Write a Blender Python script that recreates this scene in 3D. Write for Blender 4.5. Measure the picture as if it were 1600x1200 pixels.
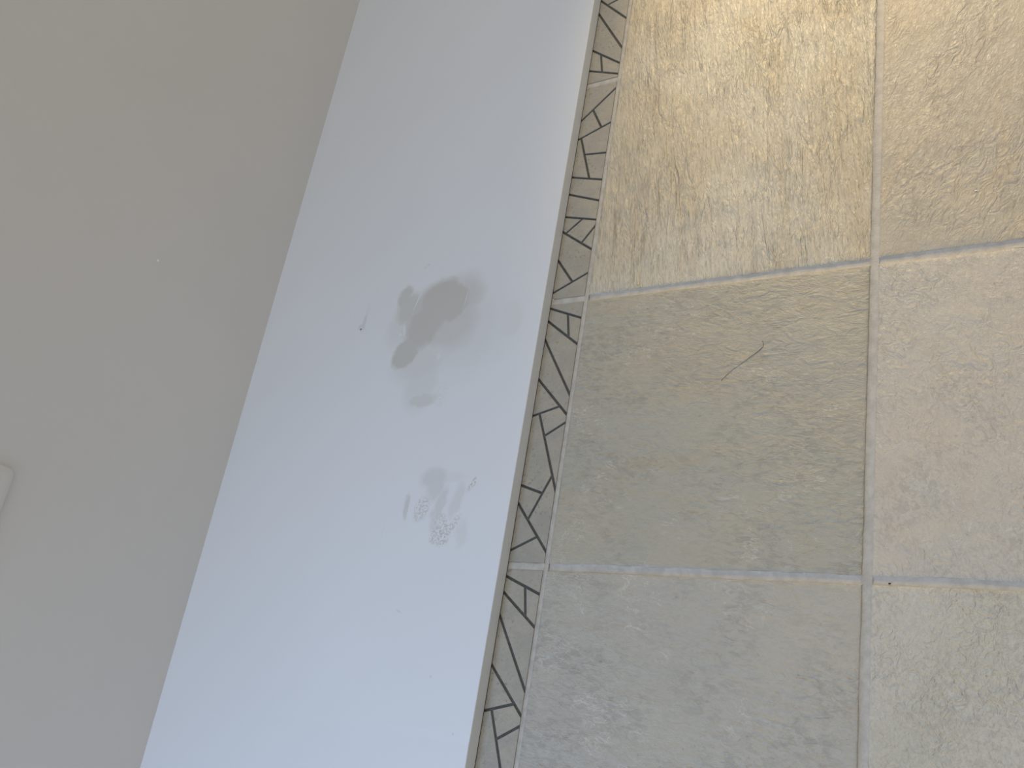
import bpy, math, random
from mathutils import Vector, Matrix, noise

# ------------------------------------------------------------------ clear, camera, light
for o in list(bpy.data.objects):
    bpy.data.objects.remove(o)
scene = bpy.context.scene
COL = scene.collection
CAM_H = 0.918                                    # camera height above the tiles (m)

cam_d = bpy.data.cameras.new('camera')
cam = bpy.data.objects.new('camera', cam_d)
COL.objects.link(cam)
cam_d.sensor_width = 36.0
cam_d.lens = 1500.0 / 1600.0 * 36.0
cam_d.clip_start = 0.01
right = Vector((0.847145, 0.160726, -0.506471))
down = Vector((-0.064994, -0.914656, -0.398974))
fwd = Vector((-0.527372, 0.370907, -0.7644))
cam.matrix_world = Matrix((
    (right.x, -down.x, -fwd.x, 0.0),
    (right.y, -down.y, -fwd.y, 0.0),
    (right.z, -down.z, -fwd.z, CAM_H),
    (0, 0, 0, 1)))
scene.camera = cam

scene.view_settings.view_transform = 'Standard'
scene.view_settings.look = 'None'
scene.view_settings.gamma = 1.0
scene.view_settings.use_curve_mapping = False
scene.view_settings.exposure = 0.0

world = bpy.data.worlds.new('room_air')
scene.world = world
world.use_nodes = True
bg = world.node_tree.nodes['Background']
bg.inputs[0].default_value = (1.0, 0.971, 0.906, 1)
bg.inputs[1].default_value = 0.598


def lamp(name, kind, loc, target, energy, color, **kw):
    d = bpy.data.lights.new(name, kind)
    d.energy = energy
    d.color = color
    for k, v in kw.items():
        setattr(d, k, v)
    o = bpy.data.objects.new(name, d)
    COL.objects.link(o)
    o.location = loc
    o.rotation_euler = (Vector(target) - Vector(loc)).to_track_quat('-Z', 'Y').to_euler()
    return o


# daylight through the unseen window in the left wall, nearer the viewer than the frame
lamp('window_daylight', 'AREA', (-1.0, -0.72, 1.30), (-0.55, -0.35, 0.0), 14.8, (0.38, 0.60, 1.0),
     shape='RECTANGLE', size=1.0, size_y=0.6)
# warm lamp further along the room, its beam falls on the far tiles
lamp('warm_lamp', 'SPOT', (-0.44, 1.86, 0.64), (-0.225, 0.94, 0.0), 64.0, (1.0, 0.77, 0.44),
     spot_size=math.radians(44), spot_blend=1.0, shadow_soft_size=0.05)

# ------------------------------------------------------------------ helpers
random.seed(7)


def obj(name, verts, faces, mat, parent=None, loc=(0, 0, 0), smooth=False):
    me = bpy.data.meshes.new(name)
    me.from_pydata(verts, [], faces)
    me.update()
    if smooth:
        me.polygons.foreach_set('use_smooth', [True] * len(me.polygons))
    if mat:
        me.materials.append(mat)
    o = bpy.data.objects.new(name, me)
    COL.objects.link(o)
    o.location = loc
    if parent:
        o.parent = parent
    return o


def structure(o, label, cat=None):
    o['kind'] = 'structure'
    o['label'] = label
    o['category'] = cat or 'structure'
    return o


def tag(o, label, cat, group=None):
    o['label'] = label
    o['category'] = cat
    if group:
        o['group'] = group
    return o


def box(x0, y0, z0, x1, y1, z1, V, F):
    b = len(V)
    V += [(x0, y0, z0), (x1, y0, z0), (x1, y1, z0), (x0, y1, z0),
          (x0, y0, z1), (x1, y0, z1), (x1, y1, z1), (x0, y1, z1)]
    F += [(b, b+3, b+2, b+1), (b+4, b+5, b+6, b+7), (b, b+1, b+5, b+4),
          (b+1, b+2, b+6, b+5), (b+2, b+3, b+7, b+6), (b+3, b, b+4, b+7)]


def clip(poly, px, py, nx, ny):
    """keep the part of a convex polygon with (p - (px,py)).(nx,ny) >= 0"""
    out = []
    for i, a in enumerate(poly):
        c = poly[(i + 1) % len(poly)]
        da = (a[0]-px)*nx + (a[1]-py)*ny
        dc = (c[0]-px)*nx + (c[1]-py)*ny
        if da >= 0:
            out.append(a)
        if (da > 0 > dc) or (da < 0 < dc):
            t = da / (da - dc)
            out.append((a[0]+(c[0]-a[0])*t, a[1]+(c[1]-a[1])*t))
    return out


def inset(poly, d):
    out = list(poly)
    for i, a in enumerate(poly):
        c = poly[(i + 1) % len(poly)]
        ex, ey = c[0]-a[0], c[1]-a[1]
        L = math.hypot(ex, ey)
        if L < 1e-7:
            continue
        nx, ny = -ey/L, ex/L
        out = clip(out, a[0]+nx*d, a[1]+ny*d, nx, ny)
        if len(out) < 3:
            return []
    # drop near-duplicate corners
    res = []
    for p in out:
        if not res or math.hypot(p[0]-res[-1][0], p[1]-res[-1][1]) > 2e-4:
            res.append(p)
    return res if len(res) >= 3 else []


def slab(poly, z0, z1, bev):
    """bevelled prism from a convex outline"""
    n = len(poly)
    top = inset(poly, bev)
    V = [(x, y, z0) for x, y in poly] + [(x, y, z1-bev) for x, y in poly]
    F = [tuple(range(n-1, -1, -1))]
    F += [(i, (i+1) % n, n+(i+1) % n, n+i) for i in range(n)]
    if len(top) == n:
        V += [(x, y, z1) for x, y in top]
        F += [(n+i, n+(i+1) % n, 2*n+(i+1) % n, 2*n+i) for i in range(n)]
        F.append(tuple(range(2*n, 3*n)))
    else:
        F.append(tuple(range(n, 2*n)))
    return V, F


# ------------------------------------------------------------------ materials
class NT:
    def __init__(self, name):
        self.m = bpy.data.materials.new(name)
        self.m.use_nodes = True
        self.t = self.m.node_tree
        self.b = self.t.nodes['Principled BSDF']

    def n(self, kind, ins=None, **kw):
        nd = self.t.nodes.new(kind)
        for k, v in kw.items():
            setattr(nd, k, v)
        for k, v in (ins or {}).items():
            if hasattr(v, 'is_output'):
                self.t.links.new(v, nd.inputs[k])
            else:
                nd.inputs[k].default_value = v
        return nd

    def math(self, op, a, b=0.5, c=None, clamp=False):
        ins = {0: a, 1: b}
        if c is not None:
            ins[2] = c
        return self.n('ShaderNodeMath', ins, operation=op, use_clamp=clamp).outputs[0]

    def mix(self, f, a, b, blend='MIX'):
        nd = self.n('ShaderNodeMix', data_type='RGBA', blend_type=blend)
        for k, v in ((0, f), (6, a), (7, b)):
            if hasattr(v, 'is_output'):
                self.t.links.new(v, nd.inputs[k])
            else:
                nd.inputs[k].default_value = v
        return nd.outputs[2]

    def noise(self, vec, scale, detail=3.0, rough=0.5, dist=0.0):
        return self.n('ShaderNodeTexNoise', {'Vector': vec, 'Scale': scale, 'Detail': detail,
                                             'Roughness': rough, 'Distortion': dist}).outputs[0]

    def ramp(self, f, lo, hi, a=0.0, b=1.0):
        return self.n('ShaderNodeMapRange', {0: f, 1: lo, 2: hi, 3: a, 4: b},
                      interpolation_type='SMOOTHSTEP').outputs[0]

    def objco(self):
        return self.n('ShaderNodeTexCoord').outputs['Object']

    def set(self, **kw):
        for k, v in kw.items():
            s = self.b.inputs[k.replace('_', ' ')]
            if hasattr(v, 'is_output'):
                self.t.links.new(v, s)
            else:
                s.default_value = v


def lin(r, g, b):
    def f(c):
        c /= 255.0
        return c/12.92 if c <= 0.04045 else ((c+0.055)/1.055)**2.4
    return (f(r), f(g), f(b), 1)


def stone_material(name, base, alt, vein, angle, stretch, relief, seed, warm=0.5):
    """slate-look glazed stoneware: mottled colour, stretched cleft relief"""
    t = NT(name)
    co = t.objco()
    sh = t.n('ShaderNodeVectorMath', {0: co, 1: (seed*1.7, seed*2.3, seed*0.9)}, operation='ADD').outputs[0]
    rot = t.n('ShaderNodeMapping', {'Vector': sh, 'Rotation': (0, 0, math.radians(angle)),
                                    'Scale': (1.0, 1.0/stretch, 1.0)}, vector_type='TEXTURE').outputs[0]
    big = t.noise(sh, 6.5, 2, 0.55, 0.4)
    mid = t.noise(rot, 16, 4, 0.6, 0.8)
    fine = t.noise(rot, 210, 3, 0.65, 0.8)
    c = t.mix(t.ramp(big, 0.40, 0.62), base, alt)
    c = t.mix(t.math('MULTIPLY', t.ramp(mid, 0.5, 0.72), 0.55), c, vein)
    patch = t.ramp(t.noise(sh, 17, 2, 0.5), 0.38, 0.62, 0.16, 0.62)
    c = t.mix(t.math('MULTIPLY', t.ramp(fine, 0.40, 0.66), patch), c, (base[0]*0.72, base[1]*0.72, base[2]*0.74, 1))
    # pale thread-like flecks along the cleft direction
    th = t.noise(rot, 75, 3, 0.6, 1.2)
    thread = t.ramp(t.math('ABSOLUTE', t.math('SUBTRACT', th, 0.5)), 0.0, 0.022, 1.0, 0.0)
    gate = t.ramp(t.noise(sh, 26, 2, 0.5), 0.52, 0.66)
    thread = t.math('MULTIPLY', thread, gate)
    c = t.mix(t.math('MULTIPLY', thread, 0.3), c, (0.80, 0.77, 0.68, 1))
    # few darker pits
    pit = t.ramp(t.noise(sh, 190, 2, 0.5), 0.70, 0.78)
    c = t.mix(t.math('MULTIPLY', pit, 0.3), c, (0.16, 0.14, 0.11, 1))
    t.set(Base_Color=c, Roughness=t.ramp(fine, 0.3, 0.7, 0.42, 0.62), Specular_IOR_Level=0.35)
    # relief: fine cleft everywhere, stronger folds in patches
    fold = t.math('ABSOLUTE', t.math('SUBTRACT', t.noise(rot, 85, 3, 0.55, 0.9), 0.5))
    fine_h = t.math('ABSOLUTE', t.math('SUBTRACT', t.noise(rot, 280, 2, 0.6, 0.8), 0.5))
    h = t.math('MULTIPLY', fold, t.ramp(t.noise(sh, 11, 2, 0.5, 0.6), 0.38, 0.60, 0.35, 1.5))
    h = t.math('ADD', h, t.math('MULTIPLY', fine_h, 0.45))
    h = t.math('ADD', h, t.math('MULTIPLY', t.noise(rot, 30, 2, 0.5, 0.5), 0.9))
    bp = t.n('ShaderNodeBump', {'Strength': 1.0, 'Distance': 0.0046*relief, 'Height': h})
    t.set(Normal=bp.outputs[0])
    return t.m


def simple(name, color, rough=0.6, nscale=60.0, namp=0.12, bump=0.0, bscale=300.0, spec=0.35):
    t = NT(name)
    co = t.objco()
    nz = t.noise(co, nscale, 4, 0.6)
    c = t.mix(t.ramp(nz, 0.3, 0.7, 0.0, 1.0), tuple(v*(1-namp) for v in color[:3])+(1,),
              tuple(min(1, v*(1+namp)) for v in color[:3])+(1,))
    t.set(Base_Color=c, Roughness=rough, Specular_IOR_Level=spec)
    if bump:
        bp = t.n('ShaderNodeBump', {'Strength': 1.0, 'Distance': bump, 'Height': t.noise(co, bscale, 3, 0.6)})
        t.set(Normal=bp.outputs[0])
    return t.m


GREY = (0.47, 0.455, 0.41, 1)
SAND = (0.60, 0.53, 0.41, 1)
TAN = (0.54, 0.43, 0.285, 1)
PALE = (0.62, 0.585, 0.51, 1)
M_TILE = {
    'top_left': stone_material('tile_stone_cleft', (0.61, 0.56, 0.45, 1), (0.57, 0.50, 0.375, 1), (0.50, 0.41, 0.26, 1), 7, 0.18, 1.6, 3.1),
    'top_right': stone_material('tile_stone_ochre', (0.505, 0.445, 0.345, 1), (0.47, 0.425, 0.35, 1), TAN, -20, 0.5, 0.65, 8.4),
    'mid_left': stone_material('tile_stone_grey', (0.425, 0.40, 0.33, 1), (0.445, 0.405, 0.32, 1), (0.45, 0.38, 0.27, 1), 84, 0.38, 0.8, 5.2),
    'mid_right': stone_material('tile_stone_rose', (0.55, 0.505, 0.43, 1), (0.575, 0.51, 0.42, 1), (0.54, 0.465, 0.36, 1), 35, 0.6, 0.65, 12.7),
    'low_left': stone_material('tile_stone_cool', (0.455, 0.425, 0.36, 1), (0.475, 0.44, 0.365, 1), (0.43, 0.40, 0.335, 1), 82, 0.4, 0.7, 16.3),
    'low_right': stone_material('tile_stone_mottled', (0.585, 0.54, 0.45, 1), (0.55, 0.51, 0.41, 1), (0.60, 0.55, 0.46, 1), 20, 0.85, 0.85, 20.9),
}
M_GROUT = simple('grout', (0.49, 0.46, 0.41, 1), 0.8, 90, 0.10, 0.0006, 420)
M_MORTAR = simple('mortar', (0.35, 0.33, 0.30, 1), 0.9)
M_GROOVE = simple('dark_groove', (0.085, 0.085, 0.078, 1), 0.75, 200, 0.2)
M_WALL = simple('beige_paint', (0.685, 0.66, 0.625, 1), 0.55, 3.0, 0.015, 0.00012, 180, 0.3)
M_PLATE = simple('plate_plastic', (0.68, 0.655, 0.61, 1), 0.4, 4, 0.01)
M_WHITE_BIT = simple('white_plaster', (0.85, 0.85, 0.84, 1), 0.8)
M_DARK_BIT = simple('dark_grit_and_hole', (0.03, 0.027, 0.025, 1), 0.8)  # grit, also the disc that paints the nail hole's dark inside
M_CRACK = simple('crack_dark', (0.22, 0.20, 0.16, 1), 0.8, 200, 0.3)  # darker tone along the crack line
M_FRAME = simple('window_paint', (0.8, 0.8, 0.8, 1), 0.4)


def mosaic_material():
    t = NT('mosaic_stone')
    co = t.objco()
    rnd = t.n('ShaderNodeObjectInfo').outputs['Random']
    big = t.noise(co, 30, 3, 0.6)
    c = t.mix(t.ramp(big, 0.35, 0.65), (0.36, 0.335, 0.28, 1), (0.42, 0.38, 0.305, 1))
    c = t.mix(t.math('MULTIPLY', rnd, 0.35), c, (0.33, 0.31, 0.275, 1))
    spk = t.ramp(t.noise(co, 200, 3, 0.65), 0.55, 0.70)
    gate = t.ramp(t.noise(co, 14, 2, 0.5), 0.42, 0.58, 0.25, 1.0)
    c = t.mix(t.math('MULTIPLY', t.math('MULTIPLY', spk, gate), 0.75), c, (0.20, 0.17, 0.13, 1))
    t.set(Base_Color=c, Roughness=0.55, Specular_IOR_Level=0.35)
    bp = t.n('ShaderNodeBump', {'Strength': 1.0, 'Distance': 0.0011, 'Height': t.noise(co, 150, 4, 0.6, 0.6)})
    t.set(Normal=bp.outputs[0])
    return t.m


M_MOSAIC = mosaic_material()

# ------------------------------------------------------------------ the floor
FX0, FX1, FY0, FY1 = -1.25, 1.2, -1.6, 2.0
V, F = [], []
box(FX0, FY0, -0.05, FX1, FY1, -0.006, V, F)
floor = structure(obj('floor', V, F, M_MORTAR), 'stone-look tiled floor with pale grout and a mosaic border strip', 'floor')

BX0, BX1 = -0.5954, -0.5478                     # mosaic border strip
xs = [(-0.5432, -0.2069), (-0.1977, 0.1385), (0.1475, 0.4835), (0.4925, 0.8285), (0.8375, 1.1735)]
ys = [(-1.5475, -1.1515), (-1.1435, -0.8075), (-0.7995, -0.4675), (-0.4595, -0.1275), (-0.1195, 0.2123), (0.2207, 0.5523), (0.5607, 1.0670), (1.0750, 1.5810), (1.5890, 1.95)]


def tile_mesh(w, h, seed, nx, ny, relief):
    """slab with softly rolled, slightly ragged edges and real undulation on top"""
    V, F = [], []
    r = 0.0035
    def coords(L, n):
        inner = [r + (L-2*r)*i/n for i in range(n+1)]
        return [0.0, r*0.15, r*0.45] + inner + [L-r*0.45, L-r*0.15, L]
    X, Y = coords(w, nx), coords(h, ny)
    for j, y in enumerate(Y):
        for i, x in enumerate(X):
            d = min(x, y, w-x, h-y)
            k = max(0.0, 1-d/r)
            z = -0.0008*k*k*k - 0.0002*k
            p = Vector((x, y, seed))
            z += relief*0.0005*noise.noise(p*22) + relief*0.00025*noise.noise(p*70)
            ex = ey = 0.0
            if d <= 1e-6:                        # ragged outline, fraction of a millimetre
                e = 0.0004*noise.noise(Vector((x*60, y*60, seed+5)))
                if x == 0 or x == w:
                    ex = e
                if y == 0 or y == h:
                    ey = e
            V.append((x+ex, y+ey, z))
    W = len(X)
    H = len(Y)
    for j in range(H-1):
        for i in range(W-1):
            a = j*W+i
            F.append((a, a+1, a+W+1, a+W))
    ring = list(range(W)) + [j*W+W-1 for j in range(1, H)] + [(H-1)*W+i for i in range(W-2, -1, -1)] + [j*W for j in range(H-2, 0, -1)]
    b = len(V)
    for q in ring:
        V.append((V[q][0], V[q][1], -0.0062))
    n = len(ring)
    for i in range(n):
        F.append((ring[i], b+i, b+(i+1) % n, ring[(i+1) % n]))
    return V, F


mat_at = {(0, 6): 'top_left', (1, 6): 'top_right', (0, 5): 'mid_left', (1, 5): 'mid_right', (0, 4): 'low_left', (1, 4): 'low_right'}
keys = list(M_TILE)
tiles = {}
for i, (x0, x1) in enumerate(xs):
    for j, (y0, y1) in enumerate(ys):
        k = mat_at.get((i, j))
        near = k is not None
        k = k or keys[(i*5+j*3) % 6]
        V, F = tile_mesh(x1-x0, y1-y0, i*7.3+j*3.1, 60 if near else 16, 60 if near else 16,
                         1.6 if k == 'top_left' else 1.0)
        tiles[(i, j)] = obj('tile', V, F, M_TILE[k], floor, (x0, y0, 0), smooth=True)
        # tiny differences in seating height between neighbours
        tiles[(i, j)].location.z = random.uniform(-0.0003, 0.0003)

# a fine crack line in the middle tile
def ribbon(name, pts, w, z, mat, parent):
    V, F = [], []
    for a, (x, y) in enumerate(pts):
        q = pts[min(a+1, len(pts)-1)]
        p = pts[max(a-1, 0)]
        dx, dy = q[0]-p[0], q[1]-p[1]
        L = math.hypot(dx, dy)
        ww = w*(0.35+0.65*a/(len(pts)-1))
        nx, ny = -dy/L*ww, dx/L*ww
        V += [(x+nx, y+ny, z-0.0006), (x, y, z+0.0002), (x-nx, y-ny, z-0.0006)]
    for a in range(len(pts)-1):
        for s in range(2):
            b = a*3+s
            F.append((b, b+1, b+4, b+3))
    return obj(name, V, F, mat, parent)


ml = tiles[(0, 5)].location
crack = [(-0.3600, 0.4300), (-0.3545, 0.4362), (-0.3470, 0.4430), (-0.3390, 0.4487), (-0.3320, 0.4540), (-0.3250, 0.4590),
         (-0.3190, 0.4640), (-0.3160, 0.4672), (-0.3158, 0.4706), (-0.3170, 0.4745)]
ribbon('crack', [(x-ml.x, y-ml.y) for x, y in crack], 0.00048, 0.0004, M_CRACK, tiles[(0, 5)])

# grout: one bar per joint, its face dished a little below the tiles
def grout_bar(x0, y0, x1, y1, depth, wob, seed, along):
    V, F = [], []
    n = max(6, int(max(x1-x0, y1-y0)/0.008))
    prof = [(-0.5, 0.0014), (-0.32, 0.0003), (0.0, -0.0003), (0.32, 0.0003), (0.5, 0.0014)]
    for a in range(n+1):
        t = a/n
        for s, dz in prof:
            e = wob*noise.noise(Vector((t*n*0.35, s*3, seed)))
            z = depth+dz+0.0004*noise.noise(Vector((t*n*0.22, s, seed+3)))
            if along == 'y':
                V.append(((x0+x1)/2+s*(x1-x0)+e*s, y0+(y1-y0)*t, z))
            else:
                V.append((x0+(x1-x0)*t, (y0+y1)/2+s*(y1-y0)+e*s, z))
    m = len(prof)
    for a in range(n):
        for s in range(m-1):
            b = a*m+s
            F.append((b, b+m, b+m+1, b+1) if along == 'x' else (b, b+1, b+m+1, b+m))
    b = len(V)
    for a in (0, n):
        V += [(V[a*m][0], V[a*m][1], -0.0061), (V[a*m+m-1][0], V[a*m+m-1][1], -0.0061)]
    return obj('grout', V, F, M_GROUT, floor, smooth=True)


for i in range(len(xs)-1):
    grout_bar(xs[i][1]-0.0004, ys[0][0], xs[i+1][0]+0.0004, ys[-1][1], -0.0028, 0.0004, 10+i, 'y')
grout_bar(BX1-0.0002, ys[0][0], xs[0][0]+0.0012, ys[-1][1], -0.0019, 0.0002, 31, 'y')
for j in range(len(ys)-1):
    yy0, yy1 = ys[j][1]-0.0006, ys[j+1][0]+0.0006
    for i, (gx0, gx1) in enumerate(xs):
        grout_bar(gx0-0.0006, yy0, gx1+0.0006, yy1, -0.0022, 0.0006, 50+j+9*i, 'x')

# ------------------------------------------------------------------ mosaic border strip (0.1 mm units, local to each piece of border)
W_B = BX1-BX0
PAT_A = [(470, 3280, 9, 2848), (462, 2699, 55, 2545), (-5, 1907, 466, 1776), (10, 2642, 266, 1844), (157, 2994, 332, 2657),
         (159, 2245, 463, 2206), (5, 1629, 455, 1454), (8, 1276, 451, 1160), (7, 1039, 450, 724), (242, 1184, 65, 1034),
         (455, 1039, 312, 842), (449, 359, 3, 137), (-12, 625, 245, 285)]
PAT_B = [(-1, 3311, 448, 3136), (-3, 3129, 454, 2778), (270, 3201, 331, 2878), (-6, 2872, 450, 2126), (-4, 2327, 459, 1848),
         (-9, 1839, 343, 1945), (6, 728, 453, 193), (90, 1867, 451, 947), (223, 1584, 453, 1725), (400, 1076, 169, 555),
         (-1, 959, 295, 863), (4, 181, 314, 338)]
PAT_Z = [(477-a, 3400-b, 477-c, 3400-d) for a, b, c, d in PAT_B]


def border_tile(y0, length, pat, gap):
    h = gap/2
    root_v, root_f = [], []
    box(0, h, -0.0061, W_B, length-h, -0.0016, root_v, root_f)
    root = obj('border_tile', root_v, root_f, M_GROOVE, floor, (BX0, y0, 0))
    pieces = [[(0.0, h+0.0003), (W_B-0.0007, h+0.0003), (W_B-0.0007, length-h-0.0003), (0.0, length-h-0.0003)]]
    for a, b, c, d in pat:
        ax, ay, cx, cy = a*1e-4, b*1e-4, c*1e-4, d*1e-4
        mx, my = (ax+cx)/2, (ay+cy)/2
        L = math.hypot(cx-ax, cy-ay)
        nx, ny = -(cy-ay)/L, (cx-ax)/L
        best = None
        for q, p in enumerate(pieces):           # the piece this groove runs through
            ins = all((p[(k+1) % len(p)][0]-p[k][0])*(my-p[k][1])-(p[(k+1) % len(p)][1]-p[k][1])*(mx-p[k][0]) >= 0 for k in range(len(p)))
            if ins:
                best = q
        if best is None:
            continue
        p = pieces.pop(best)
        g = 0.0015
        for s in (1, -1):
            w = clip(p, mx+nx*s*g, my+ny*s*g, nx*s, ny*s)
            if len(w) >= 3:
                pieces.append(w)
    for p in pieces:
        area = abs(sum(p[k][0]*p[(k+1) % len(p)][1]-p[(k+1) % len(p)][0]*p[k][1] for k in range(len(p))))/2
        if area < 6e-6:
            continue
        p = inset(p, 0.00005)
        if not p:
            continue
        V, F = slab(p, -0.0016, -0.0002, 0.0004)
        obj('mosaic_piece', V, F, M_MOSAIC, root)


def border_grout(y, w):
    V, F = [], []
    n = 8
    for a in range(n+1):
        x = BX0+W_B*a/n
        for s, dz in ((-0.5, -0.0004), (-0.3, 0.0), (0.3, 0.0), (0.5, -0.0004)):
            V.append((x, y+s*w+0.0003*noise.noise(Vector((a*0.7, s, y))), -0.0009+dz+0.0003*noise.noise(Vector((a*0.5, 1, y)))))
    for a in range(n):
        for s in range(3):
            b = a*4+s
            F.append((b, b+4, b+5, b+1))
    obj('grout', V, F, M_GROUT, floor, smooth=True)


for y0, ln, pat, gap in ((-1.487, 0.340, PAT_B, 0.008), (-1.147, 0.340, PAT_A, 0.008), (-0.807, 0.340, PAT_Z, 0.008), (-0.467, 0.340, PAT_A, 0.008), (-0.127, 0.3435, PAT_B, 0.008), (0.2165, 0.340, PAT_B, 0.008),
                         (0.5565, 0.3435, PAT_A, 0.008), (0.9000, 0.340, PAT_Z, 0.008), (1.240, 0.340, PAT_A, 0.008), (1.58, 0.340, PAT_B, 0.008)):
    border_tile(y0, ln, pat, gap)
    border_grout(y0, gap+0.0004)

# ------------------------------------------------------------------ the white ledge board
LX0, LX1, LZ = -1.0905, -0.5956, 0.0178
LY0, LY1 = -1.6, 2.0


def ledge_material(ox, oy):
    t = NT('white_board_paint')
    co = t.objco()
    ns = t.n('ShaderNodeTexNoise', {'Vector': co, 'Scale': 38.0, 'Detail': 4.0, 'Roughness': 0.6}).outputs[1]
    nv = t.n('ShaderNodeVectorMath', {0: ns, 1: (0.5, 0.5, 0.5)}, operation='SUBTRACT').outputs[0]
    nv = t.n('ShaderNodeVectorMath', {0: nv, 3: 0.022}, operation='SCALE').outputs[0]
    wob = t.n('ShaderNodeVectorMath', {0: co, 1: nv}, operation='ADD').outputs[0]
    flat = t.n('ShaderNodeVectorMath', {0: wob, 1: (1, 1, 0)}, operation='MULTIPLY').outputs[0]
    sharp = t.n('ShaderNodeVectorMath', {0: co, 1: (1, 1, 0)}, operation='MULTIPLY').outputs[0]

    def blob(x, y, rx, ry, ang, alpha, soft, vec=None):
        mp = t.n('ShaderNodeMapping', {'Vector': vec or flat, 'Location': (x-ox, y-oy, 0), 'Rotation': (0, 0, math.radians(ang)),
                                       'Scale': (rx, ry, 1)}, vector_type='TEXTURE').outputs[0]
        ln = t.n('ShaderNodeVectorMath', {0: mp}, operation='LENGTH').outputs['Value']
        return t.ramp(ln, max(0.0, 1-soft), 1+soft, alpha, 0.0)

    def union(lst):
        acc = None
        for b in lst:
            v = blob(*b)
            acc = v if acc is None else t.math('MAXIMUM', acc, v)
        return acc

    main = union([
        (-0.7540, 0.5690, 0.044, 0.034, -8, 0.95, 0.24), (-0.7780, 0.5360, 0.034, 0.040, -25, 0.95, 0.34),
        (-0.8000, 0.4960, 0.022, 0.026, -15, 0.90, 0.22), (-0.8240, 0.5820, 0.012, 0.018, -15, 0.75, 0.35),
        (-0.7420, 0.5400, 0.056, 0.046, -35, 0.60, 0.50), (-0.8080, 0.5620, 0.026, 0.026, 0, 0.72, 0.4),
        (-0.7250, 0.5700, 0.034, 0.034, -10, 0.62, 0.50), (-0.8200, 0.5450, 0.018, 0.040, -10, 0.25, 0.5),
        (-0.7100, 0.5200, 0.060, 0.062, -20, 0.20, 0.5), (-0.7740, 0.4780, 0.040, 0.030, 0, 0.35, 0.5),
        (-0.7640, 0.4500, 0.026, 0.040, -8, 0.26, 0.35), (-0.7560, 0.4240, 0.021, 0.008, 0, 0.50, 0.4),
        (-0.6415, 0.5290, 0.018, 0.028, -10, 0.16, 0.35), (-0.6320, 0.5220, 0.007, 0.018, -10, 0.20, 0.5),
        (-0.6700, 0.4900, 0.045, 0.025, 20, 0.10, 0.6),
        (-0.7100, 0.3160, 0.020, 0.014, 10, 0.42, 0.35), (-0.7060, 0.3020, 0.012, 0.014, 0, 0.40, 0.4),
        (-0.6850, 0.3170, 0.022, 0.006, 0, 0.15, 0.5),
        (-0.7460, 0.2810, 0.0040, 0.015, 14, 0.55, 0.35),
        (-0.6920, 0.2850, 0.0065, 0.020, -8, 0.42, 0.4), (-0.6720, 0.2880, 0.0080, 0.021, -8, 0.30, 0.4),
        (-0.6560, 0.2470, 0.0080, 0.016, 8, 0.20, 0.5), (-0.7000, 0.2620, 0.0060, 0.014, 0, 0.30, 0.5),
    ])
    # speckled, half rubbed-off dirt
    spk = union([
        (-0.7200, 0.2790, 0.011, 0.015, -20, 0.75, 0.35), (-0.6870, 0.2470, 0.013, 0.015, -15, 0.9, 0.3),
        (-0.6720, 0.2560, 0.005, 0.014, -35, 0.85, 0.3), (-0.6530, 0.3080, 0.0030, 0.009, -25, 0.95, 0.3),
        (-0.6580, 0.3010, 0.0030, 0.004, -25, 0.7, 0.3), (-0.6930, 0.2650, 0.012, 0.010, 0, 0.6, 0.3),
        (-0.7270, 0.4330, 0.010, 0.020, 0, 0.2, 0.4)])
    cell = t.ramp(t.noise(co, 330, 3, 0.7), 0.44, 0.58)
    spk = t.math('MULTIPLY', spk, cell)
    dirt = t.math('MAXIMUM', main, spk)
    # smear above the nail hole, small pits
    tail = union([(-0.8900, 0.5530, 0.0030, 0.011, -3, 0.45, 0.45, sharp), (-0.8890, 0.5680, 0.0035, 0.012, -3, 0.16, 0.6, sharp),
                  (-0.8930, 0.5435, 0.0060, 0.0050, 0, 0.5, 0.3, sharp),
                  (-0.7675, 0.5386, 0.0013, 0.0013, 0, 0.9, 0.4, sharp), (-0.8152, 0.4985, 0.0012, 0.0012, 0, 0.9, 0.4, sharp),
                  (-0.8217, 0.4890, 0.0020, 0.0026, 0, 0.45, 0.5, sharp), (-0.8000, 0.6270, 0.0020, 0.0020, 0, 0.3, 0.5, sharp),
                  (-0.7950, 0.6310, 0.0020, 0.0018, 0, 0.35, 0.5, sharp), (-0.7240, 0.1525, 0.0042, 0.0011, -20, 0.35, 0.5, sharp),
                  (-0.6610, 0.0840, 0.0014, 0.0014, 0, 0.4, 0.5, sharp), (-0.6180, 0.0280, 0.0012, 0.0012, 0, 0.5, 0.5, sharp),
                  (-0.7740, 0.2500, 0.0006, 0.0100, -4, 0.12, 0.5, sharp)])
    dirt = t.math('MAXIMUM', dirt, tail)
    # scratches that cleaned the dirt away again
    clean = union([(-0.7995, 0.5795, 0.0011, 0.0185, -15, 0.75, 0.6, sharp), (-0.7180, 0.5690, 0.0010, 0.0115, -6, 0.5, 0.6, sharp),
                   (-0.8125, 0.5300, 0.0022, 0.0090, 15, 0.8, 0.5, sharp), (-0.8180, 0.5240, 0.0030, 0.0026, 0, 0.7, 0.5, sharp),
                   (-0.7440, 0.4850, 0.0030, 0.0050, 0, 0.7, 0.5, sharp), (-0.7370, 0.4690, 0.0030, 0.0020, 0, 0.5, 0.5, sharp)])
    dirt = t.math('MULTIPLY', dirt, t.math('SUBTRACT', 1.0, clean))
    paint = t.mix(t.ramp(t.noise(co, 2.5, 2, 0.5), 0.3, 0.7), (0.735, 0.745, 0.755, 1), (0.755, 0.765, 0.775, 1))
    c = t.mix(dirt, paint, (0.54, 0.525, 0.48, 1))
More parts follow.
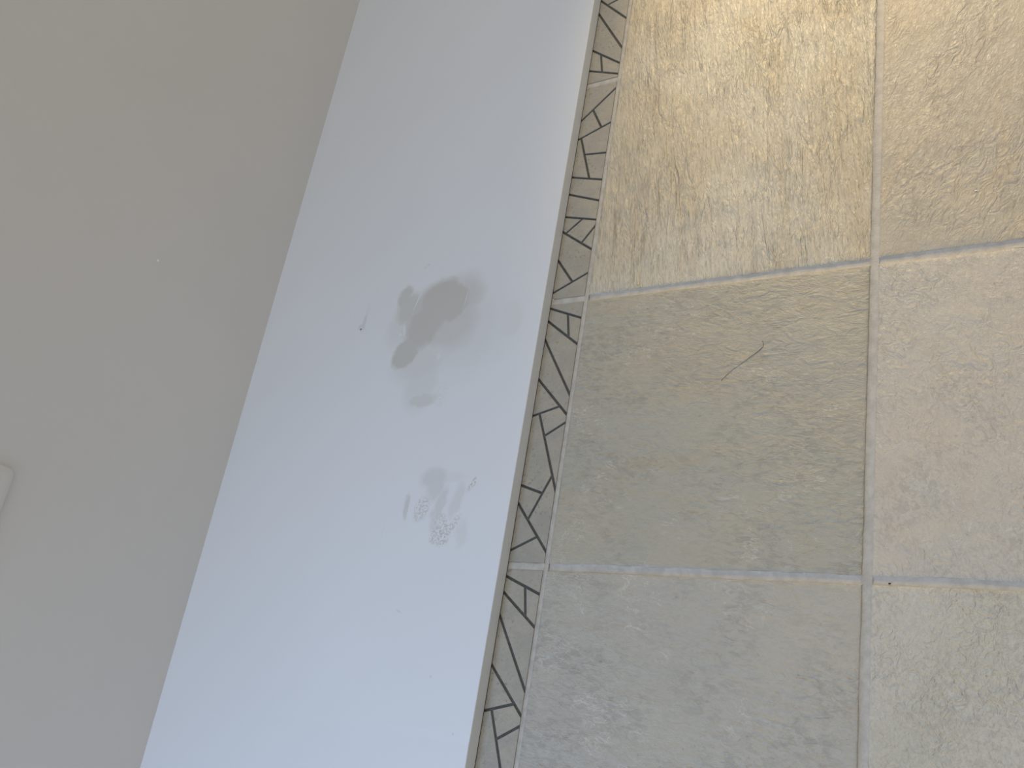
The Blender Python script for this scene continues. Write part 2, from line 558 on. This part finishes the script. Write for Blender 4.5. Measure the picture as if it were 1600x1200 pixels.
    t.set(Base_Color=c, Roughness=t.math('ADD', 0.42, t.math('MULTIPLY', dirt, 0.2)), Specular_IOR_Level=0.3)
    hh = t.noise(co, 25, 2, 0.5)
    bp = t.n('ShaderNodeBump', {'Strength': 1.0, 'Distance': 0.00025, 'Height': hh})
    t.set(Normal=bp.outputs[0])
    return t.m


cx, cy = (LX0+LX1)/2, 0.5
M_LEDGE = ledge_material(cx, cy)
# bevelled profile along y; the front arris has small nicks
prof = [(LX0, 0.0), (LX0, LZ), (LX1-0.0010, LZ), (LX1-0.0003, LZ-0.0003), (LX1, LZ-0.0010), (LX1, 0.0002), (LX1-0.0002, 0.0)]
nseg = 360
V, F = [], []
nicks = [(0.3167, 0.0016, 0.0022), (0.0180, 0.0014, 0.006), (0.1045, 0.0008, 0.004), (0.244, 0.0010, 0.004)]
for a in range(nseg+1):
    y = LY0+(LY1-LY0)*a/nseg
    for k, (x, z) in enumerate(prof):
        e = 0.0
        if k in (2, 3, 4):
            for ny_, dep, wid in nicks:
                e += dep*0.5*math.exp(-((y-ny_)/wid)**2)
            e += 0.00012*noise.noise(Vector((y*90, 0, 2)))
        V.append((x-cx-e, y-cy, z-(e*0.5 if k in (2, 3) else 0)))
m = len(prof)
for a in range(nseg):
    for k in range(m):
        b = a*m+k
        c = a*m+(k+1) % m
        F.append((b, b+m, c+m, c))
F += [tuple(range(m)), tuple(reversed(range(nseg*m, nseg*m+m)))]
ledge = obj('ledge_board', V, F, M_LEDGE, None, (cx, cy, 0))
tag(ledge, 'wide white painted board with grey smudges, between beige wall and mosaic strip', 'ledge')

# nail hole: torn paint ring around a flat disc, the hole's shade put into its dark colour
V, F = [], []
n = 14
for a in range(n):
    an = 2*math.pi*a/n
    j = 0.75+0.5*noise.noise(Vector((math.cos(an)*1.7, math.sin(an)*1.7, 4)))
    for r, z in ((0.0045, 0.0), (0.0034, 0.0008+0.0006*max(0, -math.sin(an))), (0.0020, 0.0002)):
        V.append((r*j*math.cos(an), r*j*math.sin(an), z))
for a in range(n):
    b, c = a*3, ((a+1) % n)*3
    for s in range(2):
        F.append((b+s, c+s, c+s+1, b+s+1))
hole = obj('nail_hole', V, F, M_WHITE_BIT, ledge, (-0.8937-cx, 0.5415-cy, LZ-0.0001))
V, F = [], []
for a in range(10):
    an = 2*math.pi*a/10
    V.append((0.0019*math.cos(an), 0.0016*math.sin(an), 0.00045))
F.append(tuple(range(10)))
pit = obj('pit', V, F, M_DARK_BIT, hole, (0.0012, -0.0014, 0.0004))

# ------------------------------------------------------------------ the wall with an added window out of view, and the plate on the wall
V, F = [], []
wx0, wx1 = -1.25, LX0
box(wx0, FY0, 0.0, wx1, FY1, 0.98, V, F)
box(wx0, FY0, 0.98, wx1, -1.35, 2.05, V, F)
box(wx0, 0.05, 0.98, wx1, FY1, 2.05, V, F)
box(wx0, FY0, 2.05, wx1, FY1, 2.4, V, F)
wall = structure(obj('wall_left', V, F, M_WALL), 'smooth beige painted wall rising behind the white board', 'wall')
V, F = [], []
for a, b, c, d in ((-1.35, 0.98, 0.05, 1.03), (-1.35, 2.0, 0.05, 2.05), (-1.35, 1.03, -1.3, 2.0), (0.0, 1.03, 0.05, 2.0), (-0.675, 1.03, -0.625, 2.0)):
    box(wx0+0.03, a, b, wx0+0.08, c, d, V, F)
structure(obj('window_1', V, F, M_FRAME), 'unseen white window frame, added in the beige wall to explain the daylight', 'window')  # added out of view to account for the daylight

fl = [(0.0016*math.cos(a*math.pi/4)*(1+0.3*(a % 2)), 0.0016*math.sin(a*math.pi/4)) for a in range(8)]
obj('paint_fleck', [(0, y, z) for y, z in fl]+[(0.0012, 0, 0)], [(a, (a+1) % 8, 8) for a in range(8)], M_WHITE_BIT, wall, (wx1, 0.5632, 0.2276))

V, F = [], []
box(FX1-0.01, FY0, 0.0, FX1+0.12, FY1, 2.4, V, F)
structure(obj('shade_wall_right', V, F, M_WALL), 'unseen beige wall, added to darken the front edge of the board', 'wall')  # unseen, added to hold light back from the board's front edge

# wall plate: rounded square faceplate with a soft raised rim, partly outside the picture
def rounded(w, h, r, n=6):
    P = []
    for qx, qy, a0 in ((w-r, h-r, 0), (r, h-r, 90), (r, r, 180), (w-r, r, 270)):
        for i in range(n+1):
            an = math.radians(a0+90*i/n)
            P.append((qx+r*math.cos(an), qy+r*math.sin(an)))
    return P


pw, ph = 0.146, 0.086
V, F = [], []
rings = [(0.0, 0.0), (0.0, 0.002), (0.0010, 0.0034), (0.0030, 0.0042), (0.009, 0.0044)]
npt = None
for ins, d in rings:
    P = rounded(pw-2*ins, ph-2*ins, max(0.002, 0.009-ins))
    npt = len(P)
    V += [(d, x+ins, z+ins) for x, z in P]
for k in range(len(rings)-1):
    for i in range(npt):
        a, b = k*npt+i, k*npt+(i+1) % npt
        F.append((a, b, b+npt, a+npt))
F.append(tuple(range((len(rings)-1)*npt, len(rings)*npt)))
plate = obj('wall_plate', V, F, M_PLATE, None, (wx1, 0.2311-pw, 0.3140), smooth=True)
tag(plate, 'pale rounded wall plate on the beige wall, cut by the left edge', 'wall plate')

# ------------------------------------------------------------------ small loose bits
def crumb(name, loc, r, mat, label, flat=0.6):
    V, F = [], []
    n = 7
    for k, (rr, z) in enumerate(((0.8, 0.0), (1.0, 0.5), (0.6, 1.0))):
        for a in range(n):
            an = 2*math.pi*a/n
            q = r*rr*(1+0.3*noise.noise(Vector((a*1.3, k, r*900))))
            V.append((q*math.cos(an)*1.2, q*math.sin(an)*0.8, z*r*flat))
    for k in range(2):
        for a in range(n):
            F.append((k*n+a, k*n+(a+1) % n, (k+1)*n+(a+1) % n, (k+1)*n+a))
    F += [tuple(reversed(range(n))), tuple(range(2*n, 3*n))]
    return tag(obj(name, V, F, mat, None, loc), label, 'speck')


crumb('grit_speck', (-0.1822, 0.2140, -0.0004), 0.0011, M_DARK_BIT, 'tiny dark speck of grit beside the lower grout crossing')
crumb('plaster_crumb', (-0.5938, 0.5600, -0.0006), 0.0011, M_WHITE_BIT, 'tiny white crumb where the grout line meets the white board')
crumb('paint_crumb', (-0.1036, 0.6253, 0.0), 0.0011, M_WHITE_BIT, 'tiny white crumb on the upper right tile')
